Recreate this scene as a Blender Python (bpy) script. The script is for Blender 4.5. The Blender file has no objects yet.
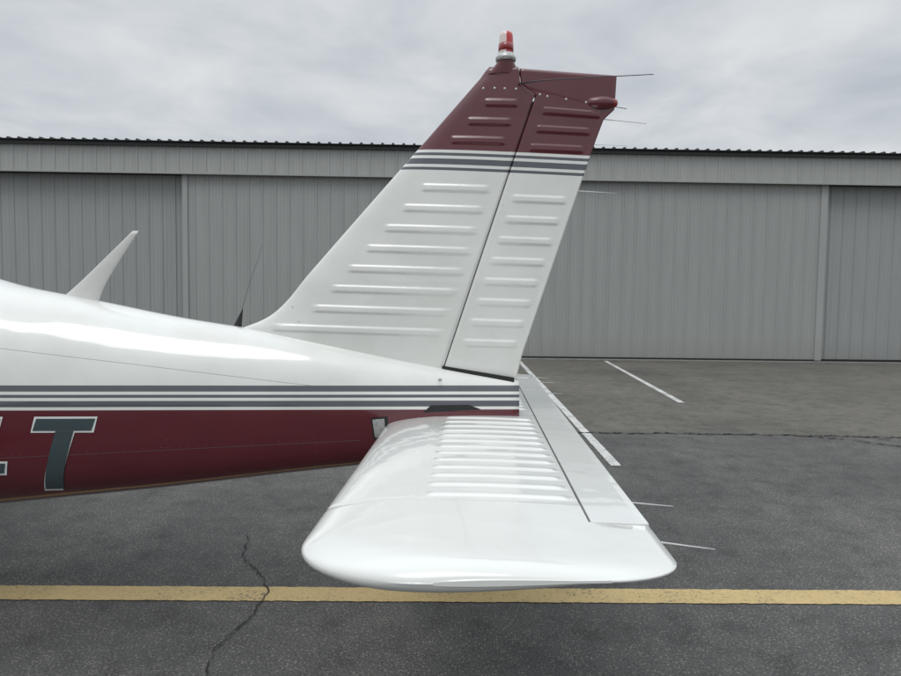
import bpy, bmesh, math, random
import numpy as np
from mathutils import Matrix, Vector
random.seed(4)
scene=bpy.context.scene
COL=bpy.context.collection

# ------------------------------------------------------------------ helpers
def link(o,parent=None):
    COL.objects.link(o)
    if parent: o.parent=parent
    return o
def empty(name):
    e=bpy.data.objects.new(name,None); e.empty_display_size=.2
    return link(e)
def mesh_obj(name,verts,faces,mat,parent=None,smooth=False,flat_faces=()):
    me=bpy.data.meshes.new(name)
    me.from_pydata([tuple(v) for v in verts],[],faces)
    bm=bmesh.new(); bm.from_mesh(me)
    bmesh.ops.recalc_face_normals(bm,faces=bm.faces)
    bm.to_mesh(me); bm.free()
    if smooth:
        s=[True]*len(me.polygons)
        for i in flat_faces: s[i]=False
        me.polygons.foreach_set('use_smooth',s)
    for m in (mat if isinstance(mat,(list,tuple)) else [mat]): me.materials.append(m)
    me.update()
    return link(bpy.data.objects.new(name,me),parent)
def loft(name,loops,mat,parent=None,caps=True,smooth=True):
    n=len(loops[0]); V=[v for l in loops for v in l]; F=[]
    for i in range(len(loops)-1):
        a=i*n;b=a+n
        for j in range(n):
            k=(j+1)%n
            F.append((a+j,a+k,b+k,b+j))
    flat=[]
    if caps:
        flat=[len(F),len(F)+1]
        F.append(tuple(range(n))); F.append(tuple(range((len(loops)-1)*n,len(loops)*n)))
    return mesh_obj(name,V,F,mat,parent,smooth,flat)
def box(name,lo,hi,mat,parent=None,bevel=0.0,rot=None):
    bm=bmesh.new(); bmesh.ops.create_cube(bm,size=1)
    c=[(a+b)/2 for a,b in zip(lo,hi)]; s=[b-a for a,b in zip(lo,hi)]
    for v in bm.verts: v.co=Vector((v.co.x*s[0]+c[0],v.co.y*s[1]+c[1],v.co.z*s[2]+c[2]))
    if bevel: bmesh.ops.bevel(bm,geom=bm.edges[:],offset=bevel,segments=2,affect='EDGES')
    me=bpy.data.meshes.new(name); bm.to_mesh(me); bm.free(); me.materials.append(mat)
    return link(bpy.data.objects.new(name,me),parent)
def tube(name,pts,radii,mat,parent=None,seg=10):
    loops=[]
    pts=[Vector(p) for p in pts]
    for i,p in enumerate(pts):
        d=(pts[min(i+1,len(pts)-1)]-pts[max(i-1,0)]).normalized()
        up=Vector((0,0,1)) if abs(d.z)<.9 else Vector((1,0,0))
        a=d.cross(up).normalized(); b=d.cross(a)
        loops.append([p+(a*math.cos(2*math.pi*k/seg)+b*math.sin(2*math.pi*k/seg))*radii[i] for k in range(seg)])
    return loft(name,loops,mat,parent)
def lathe(name,prof,mat,parent=None,center=(0,0,0),seg=28,axis='Z'):
    loops=[]
    for r,h in prof:
        l=[]
        for k in range(seg):
            a=2*math.pi*k/seg
            if axis=='Z': p=(center[0]+r*math.cos(a),center[1]+r*math.sin(a),center[2]+h)
            elif axis=='Y': p=(center[0]+r*math.cos(a),center[1]+h,center[2]+r*math.sin(a))
            else: p=(center[0]+h,center[1]+r*math.cos(a),center[2]+r*math.sin(a))
            l.append(p)
        loops.append(l)
    return loft(name,loops,mat,parent)
def hermite(xs,ys,x):
    n=len(xs)
    if x<=xs[0]: return ys[0]
    if x>=xs[-1]: return ys[-1]
    i=max(k for k in range(n-1) if xs[k]<=x)
    def sl(k):
        if k==0: return (ys[1]-ys[0])/(xs[1]-xs[0])
        if k==n-1: return (ys[-1]-ys[-2])/(xs[-1]-xs[-2])
        return (ys[k+1]-ys[k-1])/(xs[k+1]-xs[k-1])
    h=xs[i+1]-xs[i]; t=(x-xs[i])/h
    return ((2*t**3-3*t*t+1)*ys[i]+(t**3-2*t*t+t)*h*sl(i)+(-2*t**3+3*t*t)*ys[i+1]+(t**3-t*t)*h*sl(i+1))

# ------------------------------------------------------------------ materials
def new_mat(name):
    m=bpy.data.materials.new(name); m.use_nodes=True
    nt=m.node_tree; b=nt.nodes['Principled BSDF']
    return m,nt,b
def N(nt,t,**kw):
    n=nt.nodes.new(t)
    for k,v in kw.items(): setattr(n,k,v)
    return n
def ramp(nt,stops,interp='CONSTANT'):
    r=N(nt,'ShaderNodeValToRGB'); cr=r.color_ramp; cr.interpolation=interp
    while len(cr.elements)>1: cr.elements.remove(cr.elements[-1])
    cr.elements[0].position=stops[0][0]; cr.elements[0].color=(*stops[0][1],1)
    for p,c in stops[1:]:
        e=cr.elements.new(p); e.color=(*c,1)
    return r
def math_n(nt,op,a,b=None,c=None):
    n=N(nt,'ShaderNodeMath',operation=op)
    for i,v in enumerate((a,b,c)):
        if v is None: continue
        if isinstance(v,(int,float)): n.inputs[i].default_value=v
        else: nt.links.new(v,n.inputs[i])
    return n.outputs[0]
def simple(name,col,rough=.5,metal=0,var=.08,scale=30,coat=0,bump=0,bscale=80):
    m,nt,b=new_mat(name)
    tc=N(nt,'ShaderNodeTexCoord')
    no=N(nt,'ShaderNodeTexNoise'); no.inputs['Scale'].default_value=scale; no.inputs['Detail'].default_value=3
    nt.links.new(tc.outputs['Object'],no.inputs['Vector'])
    r=ramp(nt,[(.3,tuple(c*(1-var) for c in col)),(.7,tuple(min(1,c*(1+var)) for c in col))],'LINEAR')
    nt.links.new(no.outputs['Fac'],r.inputs['Fac']); nt.links.new(r.outputs['Color'],b.inputs['Base Color'])
    b.inputs['Roughness'].default_value=rough; b.inputs['Metallic'].default_value=metal
    b.inputs['Coat Weight'].default_value=coat; b.inputs['Coat Roughness'].default_value=.04
    if bump:
        n2=N(nt,'ShaderNodeTexNoise'); n2.inputs['Scale'].default_value=bscale; n2.inputs['Detail'].default_value=2
        nt.links.new(tc.outputs['Object'],n2.inputs['Vector'])
        bp=N(nt,'ShaderNodeBump'); bp.inputs['Strength'].default_value=bump; bp.inputs['Distance'].default_value=.006
        nt.links.new(n2.outputs['Fac'],bp.inputs['Height']); nt.links.new(bp.outputs['Normal'],b.inputs['Normal']); nt.links.new(bp.outputs['Normal'],b.inputs['Coat Normal'])
    return m
WHITE=(.765,.775,.745); RED=(.100,.007,.014); GRAY=(.085,.09,.105)
def banded(name,bands,slope,x0,seams=(),z0=0.0,zr=3.0,rough=.25):
    """paint whose livery bands depend on height (object space)"""
    m,nt,b=new_mat(name)
    tc=N(nt,'ShaderNodeTexCoord'); sx=N(nt,'ShaderNodeSeparateXYZ')
    nt.links.new(tc.outputs['Object'],sx.inputs[0])
    zz=math_n(nt,'ADD',sx.outputs['Z'],math_n(nt,'MULTIPLY',math_n(nt,'SUBTRACT',sx.outputs['X'],x0),slope))
    fac=math_n(nt,'DIVIDE',math_n(nt,'SUBTRACT',zz,z0),zr)
    r=ramp(nt,[((z-z0)/zr,c) for z,c in bands]); nt.links.new(fac,r.inputs['Fac'])
    col=r.outputs['Color']
    # light grime
    no=N(nt,'ShaderNodeTexNoise'); no.inputs['Scale'].default_value=3.5; no.inputs['Detail'].default_value=6; no.inputs['Roughness'].default_value=.65
    nt.links.new(tc.outputs['Object'],no.inputs['Vector'])
    gr=ramp(nt,[(.3,(.90,.90,.88)),(.62,(1,1,1))],'LINEAR'); nt.links.new(no.outputs['Fac'],gr.inputs['Fac'])
    mx=N(nt,'ShaderNodeMix',data_type='RGBA',blend_type='MULTIPLY'); mx.inputs[0].default_value=1
    nt.links.new(col,mx.inputs[6]); nt.links.new(gr.outputs['Color'],mx.inputs[7]); col=mx.outputs[2]
    for (a,bs,xmin,xmax,wid,strength) in seams:   # sheet lap lines: z=a+bs*x
        d=math_n(nt,'ABSOLUTE',math_n(nt,'SUBTRACT',sx.outputs['Z'],math_n(nt,'ADD',math_n(nt,'MULTIPLY',sx.outputs['X'],bs),a)))
        on=math_n(nt,'LESS_THAN',d,wid)
        on=math_n(nt,'MULTIPLY',on,math_n(nt,'GREATER_THAN',sx.outputs['X'],xmin))
        on=math_n(nt,'MULTIPLY',on,math_n(nt,'LESS_THAN',sx.outputs['X'],xmax))
        on=math_n(nt,'MULTIPLY',on,strength)
        m2=N(nt,'ShaderNodeMix',data_type='RGBA'); nt.links.new(on,m2.inputs[0]); nt.links.new(col,m2.inputs[6]); m2.inputs[7].default_value=(.09,.08,.08,1)
        col=m2.outputs[2]
    nt.links.new(col,b.inputs['Base Color'])
    b.inputs['Roughness'].default_value=rough
    b.inputs['Coat Weight'].default_value=.9; b.inputs['Coat Roughness'].default_value=.035
    # faint oil-canning of the thin skin
    n2=N(nt,'ShaderNodeTexNoise'); n2.inputs['Scale'].default_value=5; n2.inputs['Detail'].default_value=1
    nt.links.new(tc.outputs['Object'],n2.inputs['Vector'])
    bp=N(nt,'ShaderNodeBump'); bp.inputs['Strength'].default_value=.35; bp.inputs['Distance'].default_value=.010
    nt.links.new(n2.outputs['Fac'],bp.inputs['Height']); nt.links.new(bp.outputs['Normal'],b.inputs['Normal'])
    nt.links.new(bp.outputs['Normal'],b.inputs['Coat Normal'])
    return m
fin_paint=banded('fin_paint',[(0,WHITE),(1.806,GRAY),(1.826,WHITE),(1.836,GRAY),(1.855,WHITE),(1.866,GRAY),(1.885,WHITE),(1.894,RED)],.028,.15)
fus_paint=banded('fuselage_paint',[(0,RED),(.864,WHITE),(.875,GRAY),(.893,WHITE),(.905,GRAY),(.922,WHITE),(.934,GRAY),(.955,WHITE)],0,0,
    seams=[(.885,-.118,-3,-.55,.0011,.6),(.765,.045,-3,-.45,.0014,.7)])
white_paint=simple('white_gloss_paint',WHITE,.22,var=.035,scale=3,coat=.9,bump=.3,bscale=6)
red_paint=simple('maroon_paint',RED,.3,var=.1,scale=12,coat=.6)
gray_paint=simple('gray_vinyl',(.045,.068,.075),.35,var=.06,coat=.3)
white_vinyl=simple('white_vinyl',(.75,.76,.74),.4,var=.03)
black=simple('black_rubber_and_gap_shade',(.012,.012,.013),.6,var=.2)  # also colours the painted shade in the rudder base gap
alu=simple('bare_aluminium',(.50,.50,.49),.38,metal=.5,var=.2,scale=60)
steel=simple('screw_steel',(.62,.62,.62),.35,metal=.3)
rod_mat=simple('antenna_rod',(.6,.6,.6),.4,metal=.1)
rod_dark=simple('wire_dark',(.06,.06,.065),.45)
glass=simple('cabin_window',(.02,.025,.03),.08,coat=.5)
redlens=simple('red_lens',(.50,.018,.014),.12,coat=.8)
clearlens=simple('clear_lens',(.72,.62,.58),.12,coat=.8)

# ------------------------------------------------------------------ airplane
YC=2.63
plane=empty('parked_airplane')
def naca(u):
    u=min(max(u,0),1)
    return 5*(0.2969*math.sqrt(u)-.1260*u-.3516*u*u+.2843*u**3-.1015*u**4)*2
def smooth(a,b,x):
    t=min(max((x-a)/(b-a),0),1); return t*t*(3-2*t)
def bead(x,z,beads,x0f,x1f,h,hw,asym=0):
    """pressed stiffening bead: flat-topped, rounded ends"""
    for zb in beads:
        d=abs(z-zb)
        if d<hw:
            xa,xb=x0f(zb),x1f(zb)
            e=smooth(xa,xa+.018,x)*(1-smooth(xb-.018,xb,x))
            if e>0: return h*e*(1-smooth(hw*.40,hw,d))
    return 0
def le(z):
    return hermite([.9,1.10,1.178,1.205,1.24,1.30,1.40,2.19,2.225,2.245],[-1.25,-1.12,-.965,-.895,-.835,-.772,-.691,.004,.030,.048],z)
def hinge(z):
    return float(np.interp(z,[.9,2.125,2.165,2.3],[-.166,.226,.168,.152]))
def te(z):
    return float(np.interp(z,[.95,2.043,2.09,2.3],[.153,.503,.545,.552]))
def half_t(x,z):
    c=te(z)-le(z); u=(x-le(z))/c
    return max(.0025,.5*.078*min(c,1.0)*naca(u))
fin_beads=[1.753-.0835*i for i in range(8)]+[1.945,2.020,2.095]
rud_beads=[1.716-.084*i for i in range(8)]+[1.920,1.995,2.070]
loops=[]
NZ=400
for i in range(NZ+1):
    t=i/NZ; z=.93+(2.240-.93)*t
    a,b=le(z),hinge(z)-.0015
    NX=64
    near=[];far=[]
    rt=1 if t<.985 else math.sqrt(max(0.05,1-((t-.985)/.015)**2))
    for j in range(NX+1):
        s=j/NX; s=s**1.6
        x=a+(b-a)*s
        h=half_t(x,z) if j>0 else 0
        k=bead(x,z+.02*(x+.1),fin_beads,lambda q:le(q)+(.155 if q<1.85 else .10),lambda q:hinge(q)-.055,.0046,.0185)
        k+=.0009*smooth(hinge(z)-.028,hinge(z)-.026,x)
        h=h*rt+k
        near.append((x,YC-h,z)); far.append((x,YC+h,z))
    loops.append(near+far[:0:-1])
loft('vertical_fin',loops,fin_paint,plane)
loops=[]
for i in range(NZ+1):
    t=i/NZ; z=1.012+(2.235-1.012)*t
    a,b=hinge(z)+.0025,te(z)
    NX=44; near=[];far=[]
    rt=1 if t<.985 else math.sqrt(max(0.05,1-((t-.985)/.015)**2))
    for j in range(NX+1):
        x=a+(b-a)*j/NX
        h=half_t(x,z)*rt+bead(x,z+.02*(x-.1),rud_beads,lambda q:hinge(q)+.045,lambda q:te(q)-.035,.0046,.0185)
        if j==0: h-=.003
        zz=z-(.075*max(0,x-.15))*smooth(1.9,2.235,z) - (.09*max(0,x+.12))*(1-smooth(1.012,1.1,z))
        near.append((x,YC-h,zz)); far.append((x,YC+h,zz))
    loops.append(near+far[::-1])
loft('rudder',loops,fin_paint,plane)
loops=[]
for z in (1.0,2.10):
    xh=hinge(z)
    loops.append([(xh-.008,YC-.012,z),(xh+.009,YC-.012,z),(xh+.009,YC+.012,z),(xh-.008,YC+.012,z)])
loft('rudder_hinge_spar',loops,black,plane,smooth=False)
def screw(x,y,z,r=.0048,name='cap_screw'):
    return lathe(name,[(r*.2,-.0030),(r*.8,-.0022),(r,0),(r,.003)],steel,plane,(x,y,z),10,'Y')
for x,z in [(.020,2.150),(.065,2.150),(.105,2.148),(.150,2.146)]: screw(x,YC-half_t(x,z),z)
for x,z in [(.245,2.125),(.275,2.118),(.35,2.108),(.43,2.098)]: screw(x,YC-half_t(x,z),z)
for x,z in [(-.72,1.21),(-.66,1.185),(-.75,1.27)]: screw(x,YC-half_t(x,z)-.001,z,.003)
lathe('fin_base_screw',[(.001,-.004),(.007,-.003),(.008,0),(.008,.003)],alu,plane,(-.135,YC-.090,.985),14,'Y')

# fuselage
FX=[-6.0,-5.6,-5.0,-4.55,-4.0,-3.4,-2.8,-2.0,-1.57,-1.231,-.767,-.141,.185]
FT=[1.20,1.33,1.42,1.52,1.86,1.86,1.62,1.364,1.281,1.218,1.150,1.028,.978]
FB=[.85,.60,.47,.43,.41,.41,.42,.443,.487,.525,.585,.660,.69]
FW=[.25,.42,.50,.54,.56,.55,.46,.34,.285,.24,.18,.10,.058]
def fus(x):
    t,b,w=hermite(FX,FT,x),hermite(FX,FB,x),hermite(FX,FW,x)
    zc=b+(t-b)*.42
    return t,b,w,zc
NT,NB=2.15,3.4
def fus_y(x,z):
    t,b,w,zc=fus(x)
    if z>zc: q=min(1,(z-zc)/(t-zc)); n=NT
    else: q=min(1,(zc-z)/(zc-b)); n=NB
    return YC-w*(1-q**n)**(1/n)
loops=[]
xs=list(np.linspace(-6.0,.185,150))
for x in xs:
    t,b,w,zc=fus(x); l=[]
    K=112
    for k in range(K):
        a=2*math.pi*k/K; c,s=math.cos(a),math.sin(a)
        if s>=0: n=NT; H=t-zc
        else: n=NB; H=zc-b
        l.append((x,YC+w*math.copysign(abs(c)**(2/n),c),zc+H*math.copysign(abs(s)**(2/n),s)))
    loops.append(l)
loft('fuselage',loops,fus_paint,plane)
def patch(name,quad,off,mat,n=10):
    (ax,az),(bx,bz),(cx,cz),(dx,dz)=quad; V=[];F=[]
    for i in range(n+1):
        for j in range(n+1):
            u,v=i/n,j/n
            x=(ax*(1-u)+bx*u)*(1-v)+(dx*(1-u)+cx*u)*v
            z=(az*(1-u)+bz*u)*(1-v)+(dz*(1-u)+cz*u)*v
            V.append((x,fus_y(x,z)-off,z))
    for i in range(n):
        for j in range(n):
            a=i*(n+1)+j; F.append((a,a+1,a+n+2,a+n+1))
    return mesh_obj(name,V,F,mat,plane,True)
def letter(name,quads,grow):
    for i,q in enumerate(quads):
        cx=sum(p[0] for p in q)/4; cz=sum(p[1] for p in q)/4
        g=[(p[0]+math.copysign(grow,p[0]-cx),p[1]+math.copysign(grow,p[1]-cz)) for p in q]
        patch(name+'_outline_%d'%(i+1),g,.0015+.0006*i,white_vinyl)
    for i,q in enumerate(quads):
        patch(name+'_fill_%d'%(i+1),q,.0034+.0006*i,gray_paint)
letter('letter_t',[[(-1.648,.836),(-1.437,.836),(-1.452,.790),(-1.663,.790)],
                   [(-1.580,.7895),(-1.515,.7895),(-1.582,.553),(-1.648,.553)]],.0075)
letter('numeral_4',[[(-1.84,.836),(-1.775,.836),(-1.842,.553),(-1.91,.553)],
                    [(-1.868,.836),(-1.81,.836),(-1.985,.66),(-2.04,.66)],
                    [(-2.035,.665),(-1.765,.665),(-1.775,.625),(-2.05,.625)]],.0075)
patch('stabilator_slot',[(-.17,.884),(-.02,.886),(.03,.868),(-.20,.855)],.002,black,8)
patch('stabilator_slot_front',[(-.405,.835),(-.34,.84),(-.33,.74),(-.395,.75)],.0015,black,6)
patch('stabilator_cover_plate',[(-.398,.828),(-.352,.832),(-.345,.752),(-.388,.757)],.004,alu,6)
loops=[]
for x in (-.13,.165):
    t=fus(x)[0]; loops.append([(x,YC-.022,t-.012),(x,YC-.022,t+.009),(x,YC+.022,t+.009),(x,YC+.022,t-.012)])
loft('rudder_gap_shade',loops,black,plane,smooth=False)  # black strip painting the shade between rudder and fuselage top
# rivet rows (one mesh per paint)
def rivets(name,pts,mat,r=.0021,hh=.0007):
    V=[];F=[]
    for (p,nrm) in pts:
        p=Vector(p);nrm=Vector(nrm).normalized()
        a=nrm.orthogonal().normalized(); b=nrm.cross(a); o=len(V)
        for rr,h in ((r,-.0004),(r*.75,hh*.8)):
            V+=[p+(a*math.cos(k*math.pi/4)+b*math.sin(k*math.pi/4))*rr+nrm*h for k in range(8)]
        V.append(p+nrm*hh)
        for k in range(8):
            q=(k+1)%8; F.append((o+k,o+q,o+8+q,o+8+k)); F.append((o+8+k,o+8+q,o+16))
    return mesh_obj(name,V,F,mat,plane,True)
R_=[]
def fn(x,z):
    e=.004; y=fus_y(x,z)
    return Vector((e,fus_y(x+e,z)-y,0)).cross(Vector((0,fus_y(x,z+e)-y,e)))*1.0
def add_f(x,z):
    n=fn(x,z)
    if n.y>0: n=-n
    R_.append(((x,fus_y(x,z),z),n))
x=-2.9
while x<-.5:
    add_f(x,.885-.118*x+.010); add_f(x,.765+.045*x+.010)
    x+=.034
for xf in (-2.25,-1.18,-.62):
    t,b,w,zc=fus(xf); z=b+.06
    while z<t-.05: add_f(xf,z); z+=.032
rivets('fuselage_rivets',R_,fus_paint)
R_=[]
z=1.06
while z<2.08:
    for xx in (hinge(z)-.016,hinge(z)+.020): R_.append(((xx,YC-half_t(xx,z)-.0009,z),(0,-1,.0)))
    if z>1.25: 
        xx=le(z)+.085; R_.append(((xx,YC-half_t(xx,z),z),(-.15,-1,.1)))
    xx=te(z)-.016; R_.append(((xx,YC-half_t(xx,z),z),(.05,-1,0)))
    z+=.030
rivets('fin_rivets',R_,fin_paint,.0019,.0006)

# stabilator
LE0,TE0=-.345,.372
TIP=1.078
def zcen(x): return .799+(x+.33)*.045
def sle(d): 
    return LE0+(.28*(1-math.sqrt(max(0,1-(1-d/.20)**2))) if d<.20 else 0)
def ste(d):
    return TE0-(.13*(1-math.sqrt(max(0,1-(1-d/.075)**2))) if d<.075 else 0)
def sth(x,d):
    a,b=sle(d),ste(d); u=(x-a)/(b-a)
    base=.5*.088*.715*naca(u)
    if d<.055: base*=math.sqrt(max(.03,1-(1-d/.055)**2))
    return max(.0022,base)
sb=[1.500+.0835*i for i in range(13)]
tipd=[0,.0007,.002,.004,.007,.010,.015,.022,.03,.04,.055,.07,.085,.10,.12,.14,.16,.18,.20,.23,.2600]
ds=tipd+list(np.arange(.2605,1.55,.0046))
def tabnotch(d): return d>.2602
for mir in (False,True):
    L=[]; nx=84
    for d in ds:
        y=TIP+d; a=sle(d); b=ste(d)
        up=[];dn=[]
        for j in range(nx+1):
            s=j/nx; s=s**1.6
            x=a+(b-a)*s
            h=sth(x,d) if j>0 else 0
            yy=y
            if tabnotch(d) and x>.247:
                x=.247; h=sth(x,d)
            k=bead(x,y,sb,lambda q:-.112,lambda q:.230,.0046,.0185)
            k+=.0009*(1-smooth(-.140,-.137,x))*smooth(.398,.400,d) if j>0 else 0
            if j>0: k+=.0008*(1-smooth(.374,.377,d))*smooth(.06,.09,d)
            Y=2*YC-yy if mir else yy
            up.append((x,Y,zcen(x)+h+k)); dn.append((x,Y,zcen(x)-h-k))
        L.append(up+dn[:0:-1])
    loft('stabilator_half' if not mir else 'stabilator_half_far',L,white_paint,plane)
R_=[]
y=1.47
while y<2.5:
    for xx in (-.150,.236): R_.append(((xx,y,zcen(xx)+sth(xx,.5)+(.0009 if xx<0 else 0)),(0,0,1)))
    y+=.030
xx=-.28
while xx<.23:
    R_.append(((xx,1.442,zcen(xx)+sth(xx,.5)+.0008),(0,0,1))); xx+=.035
rivets('stabilator_rivets',R_,white_paint,.0019,.0006)
L=[]
y0=TIP+.264; y1=2*YC-y0
for y in (y0,y1):
    up=[];dn=[]
    for j in range(9):
        x=.2530+(.374-.2530)*j/8
        h=sth(x,.5); zt=zcen(x)+.003*j/8
        up.append((x,y,zt+h)); dn.append((x,y,zt-h))
    L.append(up+dn[::-1])
loft('anti_servo_tab',L,white_paint,plane,smooth=False)
L=[]
for y in (TIP+.29,2*YC-TIP-.29):
    L.append([(.240,y,zcen(.25)-.008),(.240,y,zcen(.25)+.004),(.262,y,zcen(.25)+.004),(.262,y,zcen(.25)-.008)])
loft('tab_hinge',L,black,plane,smooth=False)
def wick(a,b,r=.0016): tube('static_wick',[a,tuple((p+q)/2 for p,q in zip(a,b)),b],[r*1.6,r,r*.7],rod_mat,plane,8)
for sgn in (0,1):
    f=lambda y:(2*YC-y if sgn else y)
    wick((.365,f(1.505),.830),(.470,f(1.49),.828)); wick((.366,f(1.255),.830),(.473,f(1.235),.826))
wick((.365,3.3,.832),(.46,3.3,.83))
wick((.500,YC,2.035),(.672,YC,2.018)); wick((.405,YC,1.75),(.562,YC,1.742)); wick((.46,YC,1.935),(.60,YC,1.93),.0009)
for s in (-1,1):
    tube('nav_whisker',[(.16,YC+s*.03,2.165),(.25,YC+s*.08,2.160),(.42,YC+s*.14,2.150),(.64,YC+s*.21,2.138)],[.004,.0024,.0019,.0015],rod_dark,plane,8)
def ellips(name,c,r,mat):
    prof=[]
    for k in range(13):
        a=-math.pi/2+math.pi*k/12
        prof.append((max(.0006,math.cos(a))*1.0,math.sin(a)))
    loops=[]
    for rr,h in prof:
        loops.append([(c[0]+h*r[0],c[1]+rr*math.cos(2*math.pi*q/20)*r[1],c[2]+rr*math.sin(2*math.pi*q/20)*r[2]) for q in range(20)])
    return loft(name,loops,mat,plane)
ellips('tail_light_fairing',(.492,YC,2.098),(.062,.024,.028),red_paint)
ellips('tail_light_lens',(.538,YC,2.098),(.020,.015,.019),simple('dark_red_lens',(.22,.008,.01),.15,coat=.8))
# beacon
bx=.108
L=[]
for k in range(9):
    t=k/8; rx=.046*(1-t)**1.4+.033; ry=.020+.010*t; z=2.205+.057*t
    L.append([(bx-.006*(1-t)+rx*math.cos(a),YC+ry*math.sin(a),z) for a in [2*math.pi*q/28 for q in range(28)]])
loft('beacon_fairing',L,red_paint,plane)
lathe('beacon_collar',[(.030,0),(.040,.002),(.041,.014),(.036,.020),(.031,.030),(.028,.032)],alu,plane,(bx,YC,2.260))
def halfdome(name,mat,a0,a1):
    prof=[(.0275,0),(.0300,.006),(.0295,.012),(.0285,.055),(.0275,.070),(.025,.080),(.016,.086),(.0005,.088)]
    V=[];F=[];seg=16
    for r,h in prof:
        for k in range(seg+1):
            a=a0+(a1-a0)*k/seg; V.append((bx+r*math.cos(a),YC+r*math.sin(a),2.290+h))
    for i in range(len(prof)-1):
        for k in range(seg):
            a=i*(seg+1)+k; F.append((a,a+1,a+seg+2,a+seg+1))
    return mesh_obj(name,V,F,mat,plane,True)
halfdome('beacon_lens_red',redlens,-math.pi*.5,math.pi*.93)
halfdome('beacon_lens_clear',clearlens,-math.pi*1.07,-math.pi*.5)
lathe('beacon_band',[(.0285,0),(.0305,.001),(.0305,.030),(.0285,.031)],simple('beacon_dark_red',(.25,.01,.012),.25,coat=.6),plane,(bx,YC,2.297))
# blade antenna on the spine
L=[]
for k in range(19):
    t=k/18; z=1.265+(1.574-1.265)*t
    xl=-1.752+(.325)*t-.02*(1-t)**6; xr=-1.612+.212*t+.035*(1-t)**5
    hw=.010*(1-.65*t)+.014*(1-t)**8
    L.append([((xl+xr)/2+(xr-xl)/2*math.cos(2*math.pi*q/20),YC+hw*math.sin(2*math.pi*q/20),z) for q in range(20)])
loft('blade_antenna',L,simple('antenna_paint',(.62,.62,.60),.35,var=.03),plane)
tube('whip_antenna',[(-1.0,YC+.05,1.17),(-.985,YC+.05,1.26),(-.955,YC+.05,1.36),(-.905,YC+.05,1.50),(-.90,YC+.05,1.525)],[.0025,.0011,.0008,.0007,.0007],rod_dark,plane,8)
L=[]
for k in range(6):
    t=k/5; z=1.16+.095*t; xa=-1.035+.05*t; xb=-.990+.008*t; hw=.008*(1-t)+.002
    L.append([(xa,YC+.05,z),((xa+xb)/2,YC+.05-hw,z),(xb,YC+.05,z),((xa+xb)/2,YC+.05+hw,z)])
loft('whip_base',L,black,plane,smooth=False)
# forward airplane (outside the frame but part of the place)
def sidewin(name,quad):
    o=patch(name,quad,.004,glass,10)
    me=o.data.copy()
    for v in me.vertices: v.co.y=2*YC-v.co.y
    me.flip_normals()
    link(bpy.data.objects.new(name+'_far',me),plane)
sidewin('rear_window',[(-3.30,1.60),(-2.95,1.52),(-2.85,1.36),(-3.32,1.34)])
sidewin('door_window',[(-4.0,1.66),(-3.40,1.62),(-3.40,1.34),(-4.15,1.34)])
sidewin('windscreen_side',[(-4.12,1.66),(-4.06,1.66),(-4.22,1.36),(-4.5,1.40)])
for s,nm in ((-1,'wing_near'),(1,'wing_far')):
    L=[]
    for k in range(14):
        d=.3+ (4.6-.3)*k/13; th=1 if k<13 else .25; ins=0 if k<12 else .1*(k-11)
        y=YC+s*d; z=.60+(d-.5)*.065; l=[]
        up=[];dn=[]
        for j in range(25):
            u=(j/24)**1.6; x=-4.75+ins+(1.6-2*ins)*u; h=.5*.14*1.6*naca(u)*th
            up.append((x,y,z+h)); dn.append((x,y,z-h*.7))
        L.append(up+dn[:0:-1])
    loft(nm,L,white_paint,plane)
def wheel(x,y,r):
    lathe('tyre',[(r*.45,-.06),(r*.8,-.07),(r*.95,-.05),(r,0),(r*.95,.05),(r*.8,.07),(r*.45,.06)],black,plane,(x,y,r),28,'Y')
    lathe('wheel_hub',[(.01,-.055),(r*.44,-.05),(r*.44,.05),(.01,.055)],alu,plane,(x,y,r),20,'Y')
for y in (YC-1.5,YC+1.5):
    wheel(-3.85,y,.21); tube('gear_strut',[(-3.85,y+(.1 if y<YC else -.1),.21),(-3.85,y+(.1 if y<YC else -.1),.75)],[.03,.045],white_paint,plane)
    tube('gear_axle',[(-3.85,y,.21),(-3.85,y+(.12 if y<YC else -.12),.21)],[.02,.02],alu,plane)
wheel(-5.3,YC,.19); tube('nose_strut',[(-5.3,YC+.1,.19),(-5.25,YC+.1,.4),(-5.2,YC,.62)],[.02,.025,.04],white_paint,plane)
lathe('spinner',[(.16,0),(.155,-.08),(.12,-.2),(.06,-.29),(.002,-.32)],white_paint,plane,(-6.0,YC,1.05),24,'X')
for s in (-1,1):
    tube('propeller_blade',[(-6.08,YC+s*.05,1.05),(-6.1,YC+s*.35,1.05+s*.2),(-6.08,YC+s*.8,1.05+s*.45)],[.05,.06,.03],black,plane)

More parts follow.
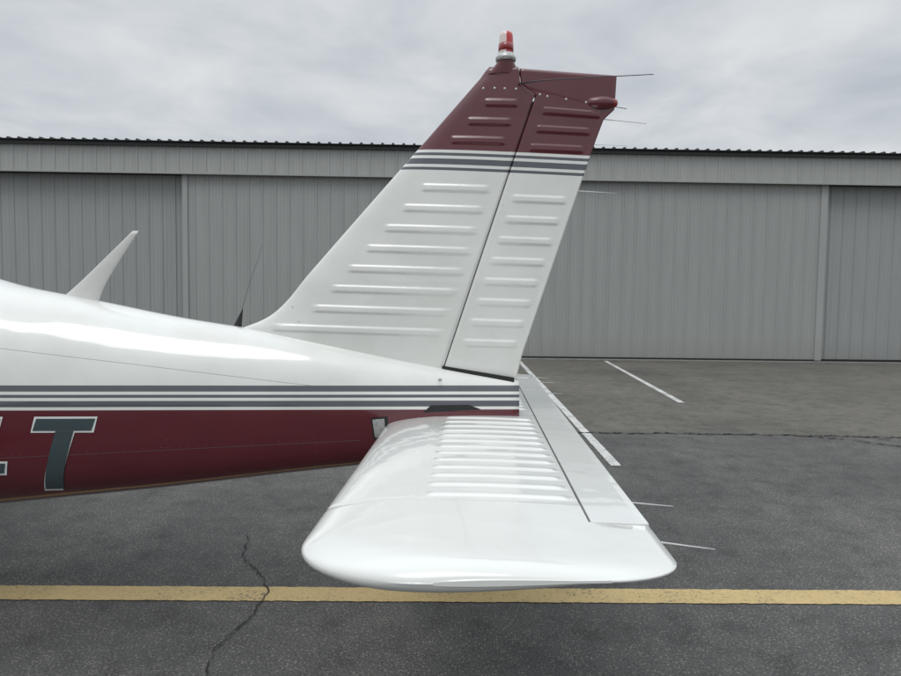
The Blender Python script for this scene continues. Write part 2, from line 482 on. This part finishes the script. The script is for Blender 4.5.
# ------------------------------------------------------------------ ground
def asphalt():
    m,nt,b=new_mat('asphalt')
    tc=N(nt,'ShaderNodeTexCoord'); V=tc.outputs['Object']
    sx=N(nt,'ShaderNodeSeparateXYZ'); nt.links.new(V,sx.inputs[0])
    def noise(sc,det=4,ro=.6):
        n=N(nt,'ShaderNodeTexNoise'); n.noise_dimensions='2D'; n.inputs['Scale'].default_value=sc; n.inputs['Detail'].default_value=det; n.inputs['Roughness'].default_value=ro
        nt.links.new(V,n.inputs['Vector']); return n.outputs['Fac']
    fine=noise(110,3,.75)
    base=ramp(nt,[(.32,(.046,.046,.046)),(.5,(.088,.088,.086)),(.68,(.150,.148,.142))],'LINEAR')
    nt.links.new(fine,base.inputs['Fac'])
    vo=N(nt,'ShaderNodeTexVoronoi'); vo.voronoi_dimensions='2D'; vo.inputs['Scale'].default_value=85; nt.links.new(V,vo.inputs['Vector'])
    sp=ramp(nt,[(0,(1,1,1)),(.22,(1,1,1)),(.34,(0,0,0))],'LINEAR')
    wn=N(nt,'ShaderNodeSeparateColor'); nt.links.new(vo.outputs['Color'],wn.inputs[0])
    nt.links.new(vo.outputs['Distance'],sp.inputs['Fac'])
    pick=math_n(nt,'MULTIPLY',sp.outputs['Color'],math_n(nt,'GREATER_THAN',wn.outputs[0],.84))
    m1=N(nt,'ShaderNodeMix',data_type='RGBA'); nt.links.new(math_n(nt,'MULTIPLY',pick,.6),m1.inputs[0]); nt.links.new(base.outputs['Color'],m1.inputs[6]); m1.inputs[7].default_value=(.33,.31,.27,1)
    big=ramp(nt,[(.28,(.72,.72,.73)),(.5,(1,1,.99)),(.72,(1.28,1.26,1.22))],'LINEAR'); nt.links.new(noise(.55,6,.68),big.inputs['Fac'])
    m2=N(nt,'ShaderNodeMix',data_type='RGBA',blend_type='MULTIPLY'); m2.inputs[0].default_value=1
    nt.links.new(m1.outputs[2],m2.inputs[6]); nt.links.new(big.outputs['Color'],m2.inputs[7])
    mid=noise(5,5,.72)
    edge=math_n(nt,'ADD',sx.outputs['Y'],math_n(nt,'MULTIPLY',mid,.5))
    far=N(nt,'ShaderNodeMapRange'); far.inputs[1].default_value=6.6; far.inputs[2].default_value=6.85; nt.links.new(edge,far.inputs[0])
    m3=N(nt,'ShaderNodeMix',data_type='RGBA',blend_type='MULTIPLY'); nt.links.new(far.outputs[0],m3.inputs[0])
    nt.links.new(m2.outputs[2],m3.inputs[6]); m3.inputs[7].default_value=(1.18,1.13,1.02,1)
    st=ramp(nt,[(.32,(1.16,1.15,1.13)),(.52,(1,1,1)),(.70,(.74,.73,.72))],'LINEAR'); nt.links.new(mid,st.inputs['Fac'])
    m4=N(nt,'ShaderNodeMix',data_type='RGBA',blend_type='MULTIPLY'); m4.inputs[0].default_value=1
    nt.links.new(m3.outputs[2],m4.inputs[6]); nt.links.new(st.outputs['Color'],m4.inputs[7])
    nt.links.new(m4.outputs[2],b.inputs['Base Color'])
    b.inputs['Roughness'].default_value=.88
    bp=N(nt,'ShaderNodeBump'); bp.inputs['Strength'].default_value=.7; bp.inputs['Distance'].default_value=.005
    nt.links.new(fine,bp.inputs['Height']); nt.links.new(bp.outputs['Normal'],b.inputs['Normal'])
    return m
S=400
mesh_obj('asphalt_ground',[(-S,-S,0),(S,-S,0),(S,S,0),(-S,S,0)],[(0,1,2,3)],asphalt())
def linepaint(name,col,wear,under=(.10,.10,.095)):
    m,nt,b=new_mat(name)
    tc=N(nt,'ShaderNodeTexCoord')
    n=N(nt,'ShaderNodeTexNoise'); n.inputs['Scale'].default_value=85; n.inputs['Detail'].default_value=3; n.inputs['Roughness'].default_value=.75
    nt.links.new(tc.outputs['Object'],n.inputs['Vector'])
    n2=N(nt,'ShaderNodeTexNoise'); n2.inputs['Scale'].default_value=3.5; n2.inputs['Detail'].default_value=5; n2.inputs['Roughness'].default_value=.7
    nt.links.new(tc.outputs['Object'],n2.inputs['Vector'])
    f=math_n(nt,'ADD',n.outputs['Fac'],math_n(nt,'MULTIPLY',math_n(nt,'SUBTRACT',n2.outputs['Fac'],.5),.6))
    r=ramp(nt,[(wear-.08,under),(wear+.03,tuple(c*.88 for c in col)),(.75,tuple(c*1.12 for c in col))],'LINEAR')
    nt.links.new(f,r.inputs['Fac']); nt.links.new(r.outputs['Color'],b.inputs['Base Color']); b.inputs['Roughness'].default_value=.8
    bp=N(nt,'ShaderNodeBump'); bp.inputs['Strength'].default_value=.6; bp.inputs['Distance'].default_value=.005
    nt.links.new(n.outputs['Fac'],bp.inputs['Height']); nt.links.new(bp.outputs['Normal'],b.inputs['Normal'])
    return m
yel=linepaint('worn_yellow_paint',(.53,.40,.19),.37)
whi=linepaint('worn_white_paint',(.62,.62,.60),.42)
def stripe(name,a,b,w,mat,z=.004):
    a=Vector((*a,0));b=Vector((*b,0)); d=(b-a); n=int(max(4,d.length/.02)); d.normalize(); p=Vector((-d.y,d.x,0))
    V=[];F=[]
    for i in range(n+1):
        c=a+(b-a)*i/n
        j1=random.uniform(-.0035,.0035); j2=random.uniform(-.0035,.0035)
        V+=[c+p*(w/2+j1)+Vector((0,0,z)),c-p*(w/2+j2)+Vector((0,0,z))]
        if i: k=2*i; F.append((k-2,k-1,k+1,k))
    return mesh_obj(name,V,F,mat)
stripe('yellow_taxi_line',(-14,2.01),(14,3.52),.134,yel)
stripe('white_parking_line',(1.148,5.10),(.985,14.45),.085,whi)
stripe('white_parking_line',(2.745,8.50),(2.95,14.45),.085,whi)
crackm=simple('crack_dark',(.022,.021,.020),.95,var=.3)
def crack(name,pts,w,mat,z=.0085,jit=.02,step=.022):
    P=[Vector((*p,0)) for p in pts]; Q=[]
    for a,b in zip(P,P[1:]):
        n=max(2,int((b-a).length/step))
        for i in range(n):
            Q.append(a+(b-a)*i/n)
    Q.append(P[-1])
    ox=0;V=[];F=[]
    for i,q in enumerate(Q):
        d=(Q[min(i+1,len(Q)-1)]-Q[max(i-1,0)]).normalized(); p=Vector((-d.y,d.x,0))
        ox=ox*.75+random.uniform(-jit,jit)
        e=min(1,i/6,(len(Q)-1-i)/6)+.15
        ww=w*random.uniform(.15,1.4)*e
        c=q+p*ox
        V+=[c+p*ww/2+Vector((0,0,z)),c-p*ww/2+Vector((0,0,z))]
        if i: k=2*i; F.append((k-2,k-1,k+1,k))
    return mesh_obj(name,V,F,mat)
crack('pavement_crack',[(-1.25,3.45),(-1.124,3.076),(-.95,2.85),(-.889,2.711),(-.90,2.55),(-.902,2.41),(-.94,2.25),(-.90,2.10),(-.98,1.8),(-.95,1.4)],.0062,crackm,jit=.009)
crack('pavement_crack',[(.3,6.36),(1.069,6.382),(2.1,6.43),(3.266,6.461),(3.86,6.473),(4.244,6.464),(6.5,6.55),(9,6.6)],.030,crackm,jit=.02)
crack('pavement_crack',[(3.2,6.45),(3.7,6.28),(3.97,6.04),(4.3,5.8),(5.2,5.6)],.024,crackm,jit=.02,z=.0105)
crack('pavement_crack',[(3.9,6.46),(4.1,6.25),(4.05,6.05)],.018,crackm,jit=.02,z=.0125)

# ------------------------------------------------------------------ hangar
hang=empty('metal_hangar')
TH=math.atan(.055); HM=Matrix.Translation((0,14.75,0))@Matrix.Rotation(TH,4,'Z')
hang.matrix_world=HM
def siding_mat(name,col):
    m,nt,b=new_mat(name)
    tc=N(nt,'ShaderNodeTexCoord'); mp=N(nt,'ShaderNodeMapping'); mp.inputs['Scale'].default_value=(6,6,.5)
    nt.links.new(tc.outputs['Object'],mp.inputs[0])
    n=N(nt,'ShaderNodeTexNoise'); n.inputs['Scale'].default_value=1.2; n.inputs['Detail'].default_value=4; n.inputs['Roughness'].default_value=.6
    nt.links.new(mp.outputs[0],n.inputs['Vector'])
    r=ramp(nt,[(.3,tuple(c*.95 for c in col)),(.7,tuple(c*1.04 for c in col))],'LINEAR'); nt.links.new(n.outputs['Fac'],r.inputs['Fac'])
    sx=N(nt,'ShaderNodeSeparateXYZ'); nt.links.new(tc.outputs['Object'],sx.inputs[0])
    mr=N(nt,'ShaderNodeMapRange'); mr.inputs[1].default_value=0; mr.inputs[2].default_value=.6; mr.inputs[3].default_value=.5; mr.inputs[4].default_value=0; nt.links.new(sx.outputs['Z'],mr.inputs[0])
    mx=N(nt,'ShaderNodeMix',data_type='RGBA'); nt.links.new(math_n(nt,'MULTIPLY',mr.outputs[0],n.outputs['Fac']),mx.inputs[0]); nt.links.new(r.outputs['Color'],mx.inputs[6]); mx.inputs[7].default_value=(.18,.16,.13,1)
    nt.links.new(mx.outputs[2],b.inputs['Base Color']); b.inputs['Roughness'].default_value=.5; b.inputs['Specular IOR Level'].default_value=.35
    return m
side=siding_mat('painted_steel_siding',(.385,.395,.382))
side2=siding_mat('painted_steel_doors',(.345,.356,.346))
side3=siding_mat('painted_steel_doors_shaded',(.325,.338,.334))  # same door steel, recess shade put into a darker base colour
trim=siding_mat('steel_trim',(.36,.37,.36))
roofm=simple('dark_roof_sheet',(.03,.034,.034),.5,var=.15)
dark=simple('door_gap_shade',(.015,.015,.015),.8)  # near-black colour standing in for shade in the door and header gaps
def ribbed(name,x0,x1,z0,z1,y,mat,per=.305,rib=.030,d=.021,minor=True,phase=0):
    x=x0+phase
    pts=[(x0,0)]
    while x<x1-.1:
        c=x+per/2
        pts+=[(c-rib*1.1,0),(c-rib*.5,d),(c+rib*.5,d),(c+rib*1.1,0)]
        if minor and c+per*.7<x1:
            for mm in (.36,.64):
                m=c+per*mm
                pts+=[(m-.014,0),(m-.006,d*.22),(m+.006,d*.22),(m+.014,0)]
        x+=per
    pts.append((x1,0)); pts=[p for p in pts if x0<=p[0]<=x1]
    V=[];F=[]
    for i,(px,dd) in enumerate(pts):
        V+=[(px,y-dd,z0),(px,y-dd,z1)]
        if i: k=2*i; F.append((k-2,k,k+1,k-1))
    me=bpy.data.meshes.new(name); me.from_pydata(V,[],F); me.materials.append(mat); me.update()
    o=bpy.data.objects.new(name,me); return link(o,hang)
XL,XR=-34,36
RS=7.93
ribbed('upper_siding',XL,XR,4.10,4.66,-.10,side)
ribbed('door_leaf_center',-6.55,RS,.05,4.10,.03,side2)
ribbed('door_leaf_left',XL,-6.66,.05,4.10,.20,side3,phase=.1)
ribbed('door_leaf_right',RS+.16,XR,.05,4.10,.20,side3,phase=.05)
def hbox(name,lo,hi,mat,bevel=0): return box(name,lo,hi,mat,hang,bevel)
hbox('header_trim',(XL,-.135,4.060),(XR,-.085,4.098),trim)
hbox('header_gap_shade',(XL,-.085,4.08),(XR,.25,4.094),dark)  # dark sheet painting the shadow gap below the fascia
hbox('door_stile_left',(-6.66,-.01,.03),(-6.545,.10,4.07),trim)
hbox('door_stile_right',(RS-.005,-.01,.03),(RS+.155,.10,4.07),trim)
hbox('base_gap_shade_left',(XL,.10,0.0),(-6.66,.215,.05),dark)  # dark strips along the door base paint the shade of the bottom gap
hbox('base_gap_shade_center',(-6.55,-.02,0.006),(RS,.10,.05),dark)
hbox('base_gap_shade_right',(RS+.16,.10,0.0),(XR,.215,.05),dark)
hbox('concrete_sill',(XL,-.28,.001),(XR,-.03,.014),simple('sill_concrete',(.22,.215,.20),.9,var=.2,scale=5))
hbox('eave_trim',(XL,-.19,4.66),(XR,-.10,4.745),roofm)
def add_roof():
    pts=[(XL,0)]; x=XL+.15
    while x<XR-.1:
        pts+=[(x-.035,0),(x-.022,.032),(x+.022,.032),(x+.035,0)]; x+=.235
    pts.append((XR,0))
    V=[];F=[]
    for i,(px,d) in enumerate(pts):
        V+=[(px,-.27,4.755+d),(px,7,5.02+d),(px,-.27,4.740)]
        if i:
            k=3*i; F.append((k-3,k,k+1,k-2)); F.append((k-1,k+2,k,k-3))
    me=bpy.data.meshes.new('roof'); me.from_pydata(V,[],F); me.materials.append(roofm); me.update()
    link(bpy.data.objects.new('roof_front_slope',me),hang)
    V=[(XL,7,5.03),(XR,7,5.03),(XR,14,4.75),(XL,14,4.75)]
    me=bpy.data.meshes.new('roof2'); me.from_pydata(V,[],[(0,1,2,3)]); me.materials.append(roofm)
    link(bpy.data.objects.new('roof_back_slope',me),hang)
add_roof()
hbox('rear_wall',(XL,13.8,0),(XR,13.9,4.70),side)
hbox('end_wall_left',(XL-.08,-.1,0),(XL,13.8,4.68),side)
hbox('end_wall_right',(XR,-.1,0),(XR+.08,13.8,4.68),side)

# ------------------------------------------------------------------ sky & light
w=bpy.data.worlds.new("World"); scene.world=w; w.use_nodes=True
nt=w.node_tree; bg=nt.nodes['Background']
SUN_EL,SUN_AZ=math.radians(58),math.radians(200)
sky=N(nt,'ShaderNodeTexSky',sky_type='NISHITA'); sky.sun_disc=False; sky.sun_elevation=SUN_EL; sky.sun_rotation=SUN_AZ
tc=N(nt,'ShaderNodeTexCoord'); sx=N(nt,'ShaderNodeSeparateXYZ'); nt.links.new(tc.outputs['Generated'],sx.inputs[0])
den=math_n(nt,'ADD',math_n(nt,'MAXIMUM',sx.outputs['Z'],0),.16)
cb=N(nt,'ShaderNodeCombineXYZ')
nt.links.new(math_n(nt,'DIVIDE',sx.outputs['X'],den),cb.inputs[0]); nt.links.new(math_n(nt,'DIVIDE',sx.outputs['Y'],den),cb.inputs[1])
n1=N(nt,'ShaderNodeTexNoise'); n1.inputs['Scale'].default_value=1.9; n1.inputs['Detail'].default_value=5; n1.inputs['Roughness'].default_value=.55; n1.inputs['Distortion'].default_value=.3
nt.links.new(cb.outputs[0],n1.inputs['Vector'])
cr=ramp(nt,[(.30,(.51,.55,.60)),(.48,(.62,.655,.69)),(.68,(.76,.78,.80))],'LINEAR'); nt.links.new(n1.outputs['Fac'],cr.inputs['Fac'])
gain=N(nt,'ShaderNodeMapRange',interpolation_type='SMOOTHSTEP'); gain.inputs[1].default_value=.36; gain.inputs[2].default_value=1.0; gain.inputs[3].default_value=1.0; gain.inputs[4].default_value=2.3
nt.links.new(sx.outputs['Z'],gain.inputs[0])
sc=N(nt,'ShaderNodeVectorMath',operation='SCALE'); nt.links.new(cr.outputs['Color'],sc.inputs[0]); nt.links.new(gain.outputs[0],sc.inputs['Scale'])
sk=N(nt,'ShaderNodeVectorMath',operation='SCALE'); nt.links.new(sky.outputs[0],sk.inputs[0]); sk.inputs['Scale'].default_value=.05
mixw=N(nt,'ShaderNodeMix',data_type='RGBA'); mixw.inputs[0].default_value=.94
nt.links.new(sk.outputs[0],mixw.inputs[6]); nt.links.new(sc.outputs[0],mixw.inputs[7])
nt.links.new(mixw.outputs[2],bg.inputs['Color']); bg.inputs['Strength'].default_value=1.0
sl=bpy.data.lights.new('overcast_sun','SUN'); sl.energy=.75; sl.angle=math.radians(25); sl.color=(1,.97,.92)
so=link(bpy.data.objects.new('overcast_sun',sl))
d=Vector((math.sin(SUN_AZ)*math.cos(SUN_EL),math.cos(SUN_AZ)*math.cos(SUN_EL),math.sin(SUN_EL)))
so.rotation_euler=d.to_track_quat('Z','Y').to_euler(); so.location=(0,-5,20)

# ------------------------------------------------------------------ camera
cam=bpy.data.cameras.new('camera'); cam.sensor_width=36; cam.lens=36*640/901; cam.clip_end=2000; cam.clip_start=.05
co=link(bpy.data.objects.new('camera',cam))
R=Matrix.Rotation(math.radians(2.15),3,'Z')@Matrix.Rotation(math.radians(90-3.3),3,'X')@Matrix.Rotation(math.radians(0.76),3,'Z')
co.matrix_world=Matrix.Translation((0,0,1.3))@R.to_4x4()
scene.camera=co
scene.view_settings.view_transform='Standard'; scene.view_settings.look='None'; scene.view_settings.exposure=0
